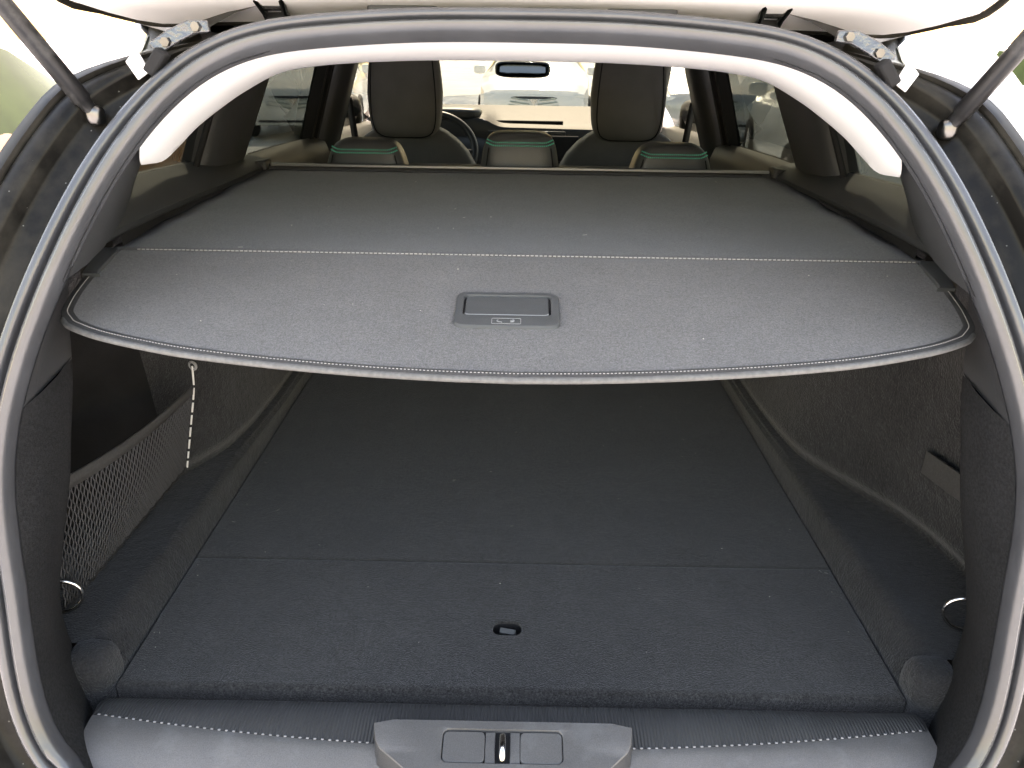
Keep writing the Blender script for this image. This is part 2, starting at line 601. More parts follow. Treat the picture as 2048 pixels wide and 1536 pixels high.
# ---- headliner, roof, cabin shell
rows = []
for y, hw, z in ((0.30, 0.46, .800), (0.8, 0.52, .815), (1.6, 0.55, .83), (2.3, 0.54, .825), (2.55, 0.52, .80)):
    rows.append([(x * hw, y, z - 0.045 * abs(x) ** 4) for x in np.linspace(-1, 1, 15)])
loft('headliner', rows, headliner, car)
rows = []
for y, hw, z in ((0.25, 0.40, .842), (0.32, 0.46, .85), (0.45, 0.55, .86), (0.8, 0.60, .87), (1.6, 0.63, .885), (2.3, 0.62, .87), (2.62, 0.60, .825)):
    rows.append([(x * hw, y, z - 0.06 * abs(x) ** 4) for x in np.linspace(-1, 1, 15)])
loft('roof', rows, paint, car)

def belt(y):      # half width and height of the window sill line along the car
    return float(np.interp(y, [0.05, 0.4, 0.8, 1.1, 1.5, 2.6, 3.2], [0.56, 0.615, 0.645, 0.675, 0.70, 0.71, 0.70])), float(np.interp(y, [0.05, .4, 1.0, 1.8, 3.2], [.58, .575, .535, .50, .45]))

def roof_rail(y):
    return float(np.interp(y, [0.2, 0.8, 1.2, 2.4, 3.2], [0.48, 0.555, 0.59, 0.60, 0.60])), float(np.interp(y, [.2, 1.0, 2.3, 2.6, 3.3], [.785, .80, .80, .77, .44]))

ys_side = [0.16, 0.4, 0.8, 1.1, 1.5, 2.0, 2.6, 3.2, 3.6]
for s in (-1, 1):
    # outer flank with rocker; dark painted
    rows = []
    for y in ys_side:
        w, z = belt(y)
        rows.append([(s * (w + .02), y, z - .01), (s * (w + .07), y, z - .03), (s * (w + .13), y, z - .2), (s * (w + .14), y, .0), (s * (w + .12), y, -.3), (s * (w + .06), y, -.42)])
    loft('flank_panel', rows, paint, car)
    # roof rail trim
    rows = []
    for y in (0.42, 0.5, 0.8, 1.2, 1.6, 2.0, 2.3, 2.55):
        w, z = roof_rail(y)
        rows.append([(s * (w - .035), y, z + .02), (s * (w - .01), y, z - .01), (s * (w + .012), y, z - .012), (s * (w + .035), y, z + .012), (s * (w + .02), y, z + .05)])
    loft('roof_rail', rows, headliner if False else white_trim, car)
v, f = merge([box_vf((0, 1.6, -.30), (1.5, 3.7, .02)), box_vf((0, 3.55, .05), (1.5, .04, .72))])
mesh('floor_pan', v, f, dark_gap, car)

for s in (-1, 1):
    rows = []
    for z in np.linspace(.44, .815, 9):
        a = at_z(min(z, .80), -.110, -.05) + Vector((0, .05, 0))
        w0, z0 = belt(.43); w1, z1 = roof_rail(.43)
        x = w0 + (w1 - w0) * max(0, (z - z0) / (z1 - z0)) + .022
        rows.append([(s * p[0], p[1], p[2]) for p in ((a.x, a.y, z), ((a.x + x) / 2 + .012, (a.y + .43) / 2, z), (x, .43, z))])
    loft('rear_quarter_skin', rows, paint, car)
# ---- windows
def side_pane(s, y0, y1, m, name, inset=.012, n=6):
    rows = []
    for k in range(n + 1):
        y = y0 + (y1 - y0) * k / n
        w0, z0 = belt(y)
        w1, z1 = roof_rail(y)
        w0 += inset; w1 += inset
        rows.append([(s * (w0 + (w1 - w0) * t + .010 * math.sin(math.pi * t)), y, z0 - .015 + (z1 - z0 + .01) * t) for t in (0, .25, .5, .75, 1)])
    return loft(name, rows, m, car)
for s in (-1, 1):
    side_pane(s, .40, .86, tint_glass, 'quarter_window')
    side_pane(s, 1.06, 1.93, tint_glass, 'rear_door_window')
    side_pane(s, 2.12, 2.98, clear_glass, 'front_door_window')
rows = []
for t in np.linspace(0, 1, 8):
    rows.append([(x * (.66 - .10 * t), 3.50 - .92 * t - .10 * x * x, .46 + .35 * t) for x in np.linspace(-1, 1, 13)])
loft('windscreen', rows, screen_glass, car)

# ---- rear pillar trims (D), C pillars, B pillars, A pillars
def dpil_front(z):   # forward edge of the D pillar trim
    t = (z - .56) / .22
    return (0.592 - 0.105 * t, 0.42 - 0.02 * t, z)
for s in (-1, 1):
    S = lambda p: (s * p[0], p[1], p[2])
    rows = []
    for z in np.linspace(.556, .80, 14):
        a = at_z(min(z + 0.0, .80), .036, -.006)
        fr = Vector(dpil_front(z))
        m1 = a.lerp(fr, .33) + Vector((-.016, 0, 0))
        m2 = a.lerp(fr, .70) + Vector((-.012, 0, 0))
        rows.append([S(a), S(a.lerp(m1, .5) + Vector((-.004, 0, 0))), S(m1), S(m2), S(fr), S((fr.x + .03, fr.y + .01, fr.z))])
    o = loft('rear_pillar_trim', rows, plastic, car, angle=60)
    o['label'] = 'dark grained pillar trim below the pale arch, %s side' % ('left' if s < 0 else 'right')
    # C pillar trim
    rows = []
    for t in np.linspace(0, 1, 10):
        z = .53 + .27 * t
        yb, yf = .80 + .10 * t, 1.06 + .16 * t
        x = .628 - .075 * t
        rows.append([S((x + .05, yb - .01, z)), S((x + .012, yb, z)), S((x - .006, yb + .03, z)), S((x - .012, (yb + yf) / 2, z)), S((x - .002, yf - .03, z)), S((x + .02, yf, z)), S((x + .07, yf + .01, z))])
    loft('centre_pillar_trim' if False else 'rear_quarter_pillar', rows, plastic, car, angle=60)
    strip = [S((.633 - .075 * t, .775 + .10 * t, .55 + .25 * t)) for t in np.linspace(0, 1, 6)]
    tube('window_gasket', strip, .006, dark_gap, car, 6)
    # B pillar, in front of the rear door window, with the door frame beside it
    rows = []
    for t in np.linspace(0, 1, 8):
        z = .20 + .60 * t
        x = .70 - .11 * max(0, (z - .45) / .35)
        y0, y1 = 1.97 + .05 * t, 2.14 + .03 * t
        rows.append([S((x + .05, y0, z)), S((x - .01, y0, z)), S((x - .045, y0 + .03, z)), S((x - .05, y1 - .03, z)), S((x - .02, y1, z)), S((x + .05, y1, z))])
    loft('door_pillar', rows, plastic, car, angle=60)
    rows = []
    for t in np.linspace(0, 1, 8):
        z = .44 + .36 * t
        x = .715 - .11 * max(0, (z - .45) / .35)
        rows.append([S((x + .02, 1.86, z)), S((x - .018, 1.865, z)), S((x - .018, 1.895, z)), S((x - .004, 1.90, z)), S((x - .004, 1.92, z)), S((x - .022, 1.925, z)), S((x - .022, 1.955, z)), S((x + .03, 1.96, z))])
    loft('door_frame', rows, dark_gap, car, angle=30)
    # A pillar
    pts = [S((.655 - .085 * t, 3.22 - .70 * t, .44 + .36 * t)) for t in np.linspace(0, 1, 8)]
    tube('windscreen_pillar', pts, .034, plastic, car, 10)
    # door cards
    for (y0, y1) in ((1.10, 1.94), (2.12, 3.1)):
        rows = []
        for y in np.linspace(y0, y1, 8):
            w, z = belt(y)
            rows.append([S((w + .02, y, z - .012)), S((w - .01, y, z - .008)), S((w - .045, y, z - .022)), S((w - .06, y, z - .06)), S((w - .055, y, z - .15)), S((w - .09, y, z - .20)), S((w - .09, y, z - .5))])
        loft('door_card', rows, door_card, car, angle=60)
    # seat belt at the front
    pts = [(.615, 2.16, .60), (.600, 2.165, .45), (.575, 2.17, .30), (.55, 2.18, .10)]
    tk = [Vector(S(p)) for p in pts]
    rows = [[p + Vector((0, -.018, 0)), p + Vector((0, .018, 0))] for p in tk]
    rows = [[p + Vector((-s * .014, -.012, 0)), p + Vector((s * .014, .012, 0))] for p in tk]
    ob = loft('seat_belt', rows, dark_gap, car)
    so = ob.modifiers.new('thick', 'SOLIDIFY'); so.thickness = .002
    # door mirror outside
    superbox('door_mirror', S((.80, 2.80, .50)), (.20, .11, .15), paint, car, 4, 8)

# ---- ledge beside the cargo cover and the upper side panel
def ledge(y):
    return float(np.interp(y, [.075, .2, .3, .5, .7, .9, 1.05], [.489, .528, .546, .569, .575, .579, .582])), float(np.interp(y, [.075, .2, .3, .5, .7, .9, 1.05], [.571, .554, .547, .537, .530, .524, .521]))
for s in (-1, 1):
    S = lambda p: (s * p[0], p[1], p[2])
    rows = []
    for y in [.085, .12, .18, .25, .35, .45, .6, .75, .9, 1.0, 1.1]:
        lx, lz = ledge(y)
        bx, bz = belt(y)
        bx = max(bx, lx + .05)
        k = min(1, (y - .085) / .2)
        rows.append([S((lx + .075, y, lz - .05)), S((lx + .055, y, lz - .024)), S((lx + .006, y, lz - .016)), S((lx + .001, y, lz - .012)), S((lx, y, lz - .004)), S((lx + .006, y, lz + .001)), S((lx + .25 * (bx - lx), y, lz + .006 + .2 * (bz - lz))),
                     S((lx + .6 * (bx - lx), y, lz + .010 + .55 * (bz - lz))), S((bx + .01, y, bz + .012)), S((bx + .05, y, bz - .02))])
    o = loft('cover_ledge', rows, plastic, car, angle=50)

# ---- corner trim inside the seal: grained upper part with a rounded ridge, carpeted lower part
def edge(z):
    x = float(np.interp(z, [-.05, .0, .05, .09, .13, .20, .285, .34, .40, .44, .465, .49, .53, .55, .57], [.560, .570, .583, .588, .585, .570, .550, .542, .532, .540, .562, .580, .582, .566, .500]))
    return Vector((x, .03 + .16 * (z - .1) + float(np.interp(z, [.40, .44, .49, .53, .57], [0, .02, .10, .10, .0])), z))
for s in (-1, 1):
    S = lambda p: (s * p[0], p[1], p[2])
    rows = []
    for z in np.linspace(.425, .572, 16):
        a = at_z(z, .037, -.010)
        e = edge(z)
        t = (z - .425) / .147
        r = .016 * min(1, t * 2.2) * (1 if t < .9 else .8)
        cdir = (e - a)
        L = cdir.length
        row = [a]
        for k in range(9):
            al = math.pi * k / 8
            cc = a + cdir * (.22 + min(.25, r / L) * -math.cos(al))
            row.append(cc + Vector((-.25, -.97, .1)) * (r * .75 * math.sin(al)))
        row += [a + cdir * .6, a + cdir * .93, e, e + Vector((.012, .004, 0)), e + Vector((.06, .01, 0))]
        rows.append([S(p) for p in row])
    loft('upper_corner_trim', rows, plastic, car, angle=60)
    rows = []
    for z in list(np.linspace(-.03, .428, 22)):
        a = at_z(z, .037, -.010)
        e = edge(z)
        d = e - a
        row = [a, a + d * .25 + Vector((-.004, 0, 0)), a + d * .6 + Vector((-.005, 0, 0)), a + d * .93, e, e + Vector((.006, .010, 0)), e + Vector((.02, .018, 0)), e + Vector((.12, .022, 0))]
        rows.append([S(p) for p in row])
    o = loft('lower_corner_trim', rows, corner_carpet, car, angle=60)

# ---- carpeted side walls with wheel arch and pocket
def wall(y):
    return float(np.interp(y, [.02, .15, .28, .36, .44, .50, .56, .66, .80, 1.2], [.70, .695, .678, .655, .610, .578, .553, .538, .530, .530]))
ysw = [0.03, .07, .12, .17, .22, .27, .31, .34, .37, .40, .43, .46, .49, .52, .55, .58, .62, .67, .73, .8, .9, 1.0, 1.14]
for s in (-1, 1):
    S = lambda p: (s * p[0], p[1], p[2])
    rows = []
    for y in ysw:
        w = wall(y)
        cx = .558 - .038 * min(1, max(0, (y - .05) / .75))           # crest of the rounded strip beside the floor
        cz = .044
        w = max(w, cx + .012)
        deep = .075 * min(1, max(0, (.40 - y) / .05)) if s < 0 else 0.0      # the left pocket is hollow behind the net
        pocket = min(1, max(0, (w - .545) / .1))
        row = [(.5235, y, -.03), (.5235, y, -.001), (.526, y, .005)]
        row += [(.526 + (cx - .526) * .45, y, cz * .55), (cx - .005, y, cz * .90), (cx + .006, y, cz)]
        row += [(cx + .25 * (w - cx), y, cz + .003 - .006 * pocket), (cx + .75 * (w - cx) - .004, y, cz + .006 - .006 * pocket), (w + .010 + deep, y, cz + .004 - deep * .3), (w + .004 + deep, y, cz + .020), (w - .009 + deep, y, cz + .034), (w - .007 + deep, y, cz + .046)]
        for zz, o in ((.105, -.001), (.13, .003), (.20, .008), (.30, .016), (.40, .030), (.47, .045), (.53, .05)):
            xo = w + o * (1.6 - pocket)
            if zz > .38:
                lx, lz = ledge(y)
                xo = min(xo, lx + .10)
            # shallow bulge over the wheel
            bl = .012 * math.exp(-((y - .78) / .22) ** 2) * math.exp(-((zz - .22) / .12) ** 2)
            row.append((xo - bl + deep * max(0, min(1, (.36 - zz) / .08)), y, zz))
        rows.append([S(p) for p in row])
    drows = [[S((ledge(y)[0] + .009, y, ledge(y)[1] - .015)), S((ledge(y)[0] + .012, y, .485)), S((ledge(y)[0] + .05, y, .475))] for y in (.30, .4, .5, .6, .7, .8, .9, 1.0, 1.05)]
    loft('gap_dark_face', drows, dark_gap, car)  # black sheet added so the gap beside the cover stays dark
    # rounded near end, the padded corner foot by the sill
    o = loft('side_wall_carpet', rows, side_carpet, car, angle=70)
    if s < 0:                                 # shade in the hollow of the net pocket, painted by a darker material
        o.data.materials.append(pocket_shade_m)
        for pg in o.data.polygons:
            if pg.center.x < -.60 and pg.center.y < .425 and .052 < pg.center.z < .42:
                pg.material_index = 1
    ss = o.modifiers.new('smooth', 'SUBSURF'); ss.levels = 1; ss.render_levels = 1
    foot = superbox('corner_pad', (s * .557, .012, -.014), (.068, .060, .118), side_carpet, car, 3.6, 12,
                    lambda w: (w.x, w.y + .25 * w.z, w.z))
    ringp = [(s * (.625 + .026 * math.cos(a)), .085 - .010 * math.cos(a), .072 + .026 * math.sin(a)) for a in np.linspace(0, 2 * math.pi, 29)[:-1]]
    rg = tube('tie_down_ring', ringp, .0028, chrome, car, 8, True)
    box('ring_bracket', (s * .648, .088, .07), (.012, .016, .022), dark_gap, car, .003)
box('load_strap', (.668, .262, .180), (.004, .120, .040), band, car, .001, Matrix.Rotation(R(11.5), 3, 'Z'))['label'] = 'grey elastic strap on the right boot wall'

# ---- rear seat back behind the load floor and the three rear headrests
seat = superbox('rear_seat_back', (0, 1.22, .13), (1.22, .16, .74), seat_cloth, car, 8, 12)
def rear_headrest(cx, hw_top, hw_bot, ztop):
    def fn(w):
        t = (w.z + 1) / 2
        k = hw_bot + (hw_top - hw_bot) * max(0, t) ** 1.2
        return (w.x * k / .11, w.y * (1 - .25 * t) + .10 * t, w.z)
    h = superbox('rear_headrest', (cx, 1.20, ztop - .075), (.22, .13, .15), leather, seat, 5.0, 18, fn)
    # double teal seam running round the top edge, a pale piping down each side of the back panel
    def pt(u, zt, off):
        y = 1.20 + .065 * (-.98 * (1 - .25 * zt) + .10 * zt) * off
        return y
    for k, dz in ((0, -.020), (1, -.027)):
        zt = ztop + dz
        t = (zt - (ztop - .15)) / .15
        hw = (hw_bot + (hw_top - hw_bot) * t ** 1.2) * .90
        yb = 1.20 - .065 * (1 - .25 * t) + .0065 * t - .0035 + (.004 if k == 0 else .0005)
        pts = [(cx - hw - .002, yb + .010, zt + .004), (cx - hw + .010, yb + .0005, zt)] + \
              [(cx + x * (hw - .02), yb, zt - .002) for x in np.linspace(-1, 1, 5)] + \
              [(cx + hw - .010, yb + .0005, zt), (cx + hw + .002, yb + .010, zt + .004)]
        pp = catmull(pts, 70)
        vf = []
        for a in range(0, 69, 2):
            vf.append(tube_vf([pp[a], pp[a + 1]], .0018, 5))
        v, f = merge(vf)
        mesh('teal_stitching', v, f, teal_thread, h)
    zs = [ztop - .034, ztop - .06, ztop - .085, ztop - .10]
    vf = []
    for sx in (-1, 1):
        pts = []
        for z in zs:
            t = (z - (ztop - .15)) / .15
            hw = (hw_bot + (hw_top - hw_bot) * t ** 1.2) * .84
            pts.append((cx + sx * hw, 1.20 - .065 * (1 - .25 * t) * .995 + .0065 * t - .0005, z))
        tube('panel_seam', catmull(pts, 12), .0016, dark_gap, h, 6)
    return h
rear_headrest(-.376, .078, .118, .566)
rear_headrest(.000, .082, .106, .588)
rear_headrest(.372, .078, .118, .566)

# ---- front seats
for s, cx in ((-1, -.395), (1, .378)):
    side = 'left' if s < 0 else 'right'
    def sh(w):
        t = w.z
        k = 1.0 if t < .55 else 1.0 - .40 * ((t - .55) / .45) ** 2
        return (w.x * k, w.y + .12 * t, w.z)
    fs = superbox('front_seat', (cx + s * .006, 2.14, .115), (.50, .15, .80), seat_cloth, car, 5, 16, sh)
    fs['label'] = 'dark front seat seen from behind, %s side' % side
    def hr(w):
        t = w.z
        return (w.x * (1.0 - .10 * max(0, t)) * (1 - .06 * max(0, -t)), w.y * (.75 - .2 * t) + .1 * t, w.z)
    fh = superbox('headrest', (cx + (-.012 if s < 0 else 0), 2.13, .625), (.262, .14, .315), seat_cloth, fs, 5, 16, hr)
    for dx in (-.05, .05):
        tube('headrest_post', [(cx + dx, 2.145, .40), (cx + dx, 2.14, .50)], .007, chrome, fs, 8)
    # seam line round the back panel of the headrest
    hx = cx + (-.012 if s < 0 else 0)
    seam = catmull([(hx - .100, 2.066, .77), (hx - .112, 2.0635, .62), (hx - .108, 2.067, .52), (hx - .08, 2.074, .480), (hx, 2.076, .475), (hx + .08, 2.074, .480), (hx + .108, 2.067, .52), (hx + .112, 2.0635, .62), (hx + .100, 2.066, .77)], 50)
    tube('seam', seam, .0022, dark_gap, fs, 6)

# ---- dashboard
rows = []
for x in np.linspace(-.70, .70, 57):
    hood = .040 / (1 + math.exp((x + .135) / .018)) if x > -.60 else .036
    z = .446 + hood - .012 * max(0, x)
    rows.append([(x, 3.36, .44), (x, 3.30, .505), (x, 3.20, z * .25 + .75 * .502), (x, 3.10, z * .6 + .4 * .497), (x, 3.03, z + .006), (x, 2.99, z - .004), (x, 2.965, z - .016)])
dash = loft('dashboard', rows, dash_soft, car, angle=50)
rows = []
for x in np.linspace(-.70, .70, 57):
    hood = .040 / (1 + math.exp((x + .135) / .018)) if x > -.60 else .036
    z = .446 + hood - .012 * max(0, x)
    rows.append([(x, 2.967, z - .017), (x, 2.96, z - .03), (x, 2.97, z - .10), (x, 2.93, z - .13), (x, 2.92, z - .25), (x, 3.1, z - .45)])
loft('dash_front', rows, dash_dark, dash, angle=50)
box('demister_vent', (.02, 3.02, .4530), (.36, .022, .008), dark_gap, dash, .002)
box('air_vent', (.03, 2.960, .40), (.36, .02, .035), dash_dark, dash, .004)
for xx in (-.03, .045, .12):
    box('vent_tab', (xx, 2.948, .415), (.016, .006, .005), alu, dash, .001)
box('centre_screen', (.14, 2.93, .345), (.26, .02, .11), dark_gap, dash, .006)
superbox('instrument_hood', (-.38, 3.04, .485), (.40, .18, .06), dash_dark, dash, 4, 10)
superbox('centre_console', (0, 2.25, .02), (.24, 1.2, .36), dash_dark, car, 6, 10)
# steering wheel, tilted
cw = Vector((-.37, 2.62, .36))
e1, e2 = Vector((1, 0, 0)), Vector((0, math.sin(R(28)), math.cos(R(28))))
ring = [cw + e1 * (.180 * math.cos(a)) + e2 * (.165 * math.sin(a)) for a in np.linspace(0, 2 * math.pi, 49)[:-1]]
sw = tube('steering_wheel', ring, .015, dash_dark, car, 10, True)
superbox('wheel_hub', cw + Vector((0, .02, 0)), (.17, .06, .13), dash_dark, sw, 3, 8)
for a in (0, 180, 270):
    d = e1 * math.cos(R(a)) + e2 * math.sin(R(a))
    tube('wheel_spoke', [cw + d * .06, cw + d * .17], .013, dash_dark, sw, 8)
# inside mirror
im = superbox('interior_mirror', (.006, 2.78, .685), (.235, .03, .068), dash_dark, car, 4, 10)
superbox('mirror_face', (.006, 2.767, .685), (.222, .008, .058), mirror_m, im, 5, 8)
tube('mirror_stalk', [(.006, 2.79, .70), (.006, 2.84, .76)], .012, dash_dark, im, 8)

# ---- sill trim with ribbed top, stitched line and latch cover
def sill_z(y):
    return float(np.interp(y, [-.20, -.165, -.14, -.115, -.090, -.062, -.045, -.030, -.022, -.017, -.014], [-.10, -.055, -.026, -.006, .005, .009, .009, .006, .001, -.008, -.03]))
def stitch_y(x):
    return -.056 - .036 * (1 - (x / .52) ** 2)
xs = np.linspace(-.535, .535, 75)
rows_a, rows_b = [], []
for x in xs:
    k = abs(x) / .535
    ys = stitch_y(max(-.52, min(.52, x)))
    endfall = .010 * max(0, (k - .97) / .03)
    rows_a.append([(x - math.copysign(.012, x) * t * (k > .985), -.014 + (ys + .014) * t, sill_z(-.014 + (ys + .014) * t) - endfall) for t in (0, .06, .12, .2, .4, .6, .8, 1)])
    rows_b.append([(x - math.copysign(.012, x) * (k > .985), ys + (-.19 - ys) * t, sill_z(ys + (-.19 - ys) * t) - endfall - (.0006 if t == 0 else 0)) for t in (0, .02, .1, .2, .35, .5, .65, .8, 1)])
sill = loft('sill_trim', rows_b, plastic_sill, car, angle=60)
sill['label'] = 'smooth grey sill trim along the bottom edge of the boot'
loft('ribbed_strip', rows_a, plastic_ribbed, sill, angle=60)
vf = []
for x in np.arange(-.512, .513, .0092):
    if -.165 < x < .150:
        continue
    y = stitch_y(x)
    c = Vector((x, y, sill_z(y) + .0004))
    vf.append(tube_vf([c + Vector((-.0017, 0, -.0004)), c + Vector((-.0011, 0, 0)), c + Vector((.0011, 0, 0)), c + Vector((.0017, 0, -.0004))], [.0005, .0011, .0011, .0005], 6))
for x in np.arange(-.155, .142, .0092):
    c = Vector((x, -.0665, sill_z(-.0665) + .0006))
    vf.append(tube_vf([c + Vector((-.0020, 0, 0)), c + Vector((.0020, 0, 0))], .0012, 6))
v, f = merge(vf)
tag(mesh('sill_stitching', v, f, sill_thread, sill), kind='stuff')

# latch cover: raised trapezoid with a recessed rounded bay
def lz(y):
    return .030 - .10 * max(0, (-.076 - y)) ** 1.0 * 2.0
top = [(-.160, -.0745), (.144, -.0745), (.148, -.080), (.143, -.107), (.103, -.142), (.085, -.150), (-.090, -.150), (-.110, -.142), (-.157, -.107), (-.164, -.080)]
hole = rrect(-.008, -.1055, .0715, .0205, .007)
NC = 96
oc = ray_contour(top, (-.008, -.1055), NC)
ic = ray_contour(hole, (-.008, -.1055), NC)
oc2 = ray_contour([(x + (x + .008) * .006, y - .001 if y < -.09 else y + .0005) for x, y in top], (-.008, -.1055), NC)
oc3 = ray_contour([(x + (x + .008) * .016, y - .004 if y < -.09 else y + .001) for x, y in top], (-.008, -.1055), NC)
def P3(c, dz):
    return [(x, y, lz(y) + dz) for x, y in c]
mid_c = [((a[0] * .3 + b[0] * .7), (a[1] * .3 + b[1] * .7)) for a, b in zip(oc, ic)]
lerp_o = [(a[0] * .985 + b[0] * .015, a[1] * .985 + b[1] * .015) for a, b in zip(oc, ic)]
loft('latch_shaded_sides', [P3(oc3, -.042), P3(oc2, -.012), P3(oc, -.0016)], plastic, sill, cu=True, angle=45)  # side walls of the cover, their shade put into a darker plastic colour
rows = [P3(oc, -.0018), P3(oc, -.0010), P3(lerp_o, 0), P3(mid_c, 0), P3([(a[0] + (b[0] - a[0]) * .985, a[1] + (b[1] - a[1]) * .985) for a, b in zip(oc, ic)], 0), P3(ic, -.0006), P3(ic, -.007)]
latch = loft('latch_cover', rows, plastic_sill, sill, cu=True, angle=45)
lfl = [(x, y, lz(y) - .0055) for x, y in hole]
mesh('latch_bay', lfl, [tuple(range(len(lfl)))], dark_gap, sill, False)
def plate(name, cx, cy, hx, hy, r, dz, m, th=.0035):
    pl = [(x, y, lz(y) + dz) for x, y in rrect(cx, cy, hx, hy, r, 4)]
    o = prism(name, pl, (0, 0, -th), m, sill)
    bevel_mesh(o, .0007, 1)
    return o
plate('latch_flap', -.0537, -.1058, .0247, .0185, .006, -.0012, plastic_sill)
plate('latch_flap', .0377, -.1058, .0247, .0185, .006, -.0012, plastic_sill)
plate('latch_inset', -.0225, -.1058, .0058, .0185, .001, -.0016, plastic_sill)
plate('latch_inset', .0068, -.1058, .0058, .0185, .001, -.0016, plastic_sill)
tube('striker', [(-.008, -.0885, .004), (-.008, -.089, .022), (-.008, -.094, .0265), (-.008, -.115, .0235), (-.008, -.1195, .018), (-.008, -.120, .0)], .0042, chrome, sill, 12)

# ---- tailgate, lifted above the opening
def tg(x, y, up_=0.0):
    z = .803 + (.30 - y) * .34 + .85 * max(0, .20 - y)
    return (x, y, z + up_ - .012 * (abs(x) / .55) ** 4)
def tg_w(y):
    return float(np.interp(y, [-.7, -.45, -.1, .1, .22, .26, .285, .30], [.52, .60, .61, .575, .535, .510, .488, .462]))
ysg = [.30, .295, .285, .26, .22, .15, .1, .0]
rows_t, rows_s = [], []
for y in ysg:
    w = tg_w(y)
    rows_t.append([tg(x * (w - .012), y) for x in np.linspace(-1, 1, 21)])
tail_glass_y = (-.2, -.75)
tailgate = loft('tailgate', rows_t, white_trim, car, angle=60)
tailgate['label'] = 'pale inner trim of the raised tailgate at the top edge'
rows_s = []
for y in [.312, .30, .285, .26, .22, .1, .0, -.42, -.7]:
    w = tg_w(y)
    rows_s.append([tg(x * w, y, .010 + (.02 if y < .3 else 0)) for x in np.linspace(-1, 1, 21)])
gl = rows_s[6:8]
loft('tailgate_glass', rows_s[6:8], tail_glass, tailgate)
shell = loft('tailgate_shell', rows_s[:7], paint, tailgate, angle=60)
edge_pts = [tg(-(tg_w(y)), y, .004) for y in [.0, .1, .15, .22, .26, .285]] + [tg(x, .303, .002) for x in np.linspace(-.455, .455, 15)] + [tg(tg_w(y), y, .004) for y in [.285, .26, .22, .15, .1, .0]]
tube('tailgate_edge', catmull(edge_pts, 120), .0048, paint, tailgate, 8)
rows = [[tg(x * .53, y) for x in np.linspace(-1, 1, 9)] for y in (-.42, -.55, -.66)]
rows += [[(a[0], a[1] - .03, a[2] + .05) for a in rows[-1]]]
loft('tailgate_lower_panel', rows, plastic, tailgate)
for s in (-1, 1):
    for k in (0, 1):
        pass
    rows = [[tg(s * (.60 if k else .50), y) for k in (0, 1)] for y in (.0, -.2, -.42)]
    loft('tailgate_side_frame', rows, plastic, tailgate)
    # hinge: two arms, a pin and a base plate
    hx = s * .298
    v, f = merge([tube_vf([(hx - .014, .285, .800), (hx - .012, .262, .812), (hx - .017, .23, .832)], .0042, 8),
                  tube_vf([(hx + .014, .285, .800), (hx + .012, .262, .812), (hx + .017, .23, .832)], .0042, 8),
                  tube_vf([(hx - .016, .255, .818), (hx + .016, .255, .818)], .005, 8)])
    mesh('tailgate_hinge', v, f, chrome, tailgate)
    box('hinge_plate', (hx, .272, .810), (.026, .004, .030), dark_gap, tailgate, .002)
    box('brake_lamp_pod' if False else 'hinge_cap', (s * .142, .262, .816), (.085, .03, .020), dark_gap if False else plastic, tailgate, .006)
    # corrugated wiring boot
    pts, rad = [], []
    for t in np.linspace(0, 1, 33):
        pts.append((s * (.100 - .055 * t), .262, .824 - .012 * t))
        rad.append(.0085 + .0022 * math.sin(t * 6 * 2 * math.pi))
    v, f = tube_vf(pts, rad, 10)
    mesh('wiring_boot', v, f, rubber, tailgate)
    # gas strut with ball socket and bracket
    a = Vector((s * .480, .150, .700))
    d = Vector((s * .060, -.035, .118)).normalized()
    st = tube('gas_strut', [a + d * .006, a + d * .018, a + d * .02, a + d * .42], [.0075, .0085, .0105, .0105], strut_m, car, 14)
    st['label'] = 'black gas strut holding up the tailgate, %s side' % ('left' if s < 0 else 'right')
    tube('piston_rod', [a + d * .41, a + d * .62], .005, chrome, st, 10)
    superbox('ball_socket', a, (.019, .018, .022), steel, st, 3, 8)
    br = [a + Vector((s * x, .012, z)) for x, z in ((.014, .016), (.018, -.006), (.010, -.022), (-.008, -.030), (-.024, -.040))]
    tube('strut_bracket', br, .0032, steel, st, 8)

# ---- bumper top below the opening
rows = []
for y, z in ((-.135, -.11), (-.16, -.10), (-.24, -.105), (-.28, -.13), (-.30, -.2), (-.30, -.4)):
    rows.append([(x, y + .10 * (abs(x) / .85) ** 3, z + .02 * (abs(x) / .8) ** 2) for x in np.linspace(-.82, .82, 23)])
loft('bumper', rows, mat('bumper_paint', (0.03, 0.034, 0.04), 0.18, coat=0.8), car, angle=60)

# ==================================================================== LOAD FLOOR
lf = empty('load_floor', (0, .55, 0), 'flat charcoal carpeted load floor board with a slot-shaped finger hole', 'floor board')
HX, HY = -.006, .1215
slot = rrect(HX, HY, .021, .0128, .0127, 8)
outer = [(-.5205, .0005), (.5205, .0005), (.5205, .2755), (-.5205, .2755)]
NC = 120
oc = ray_contour(outer, (HX, HY), NC)
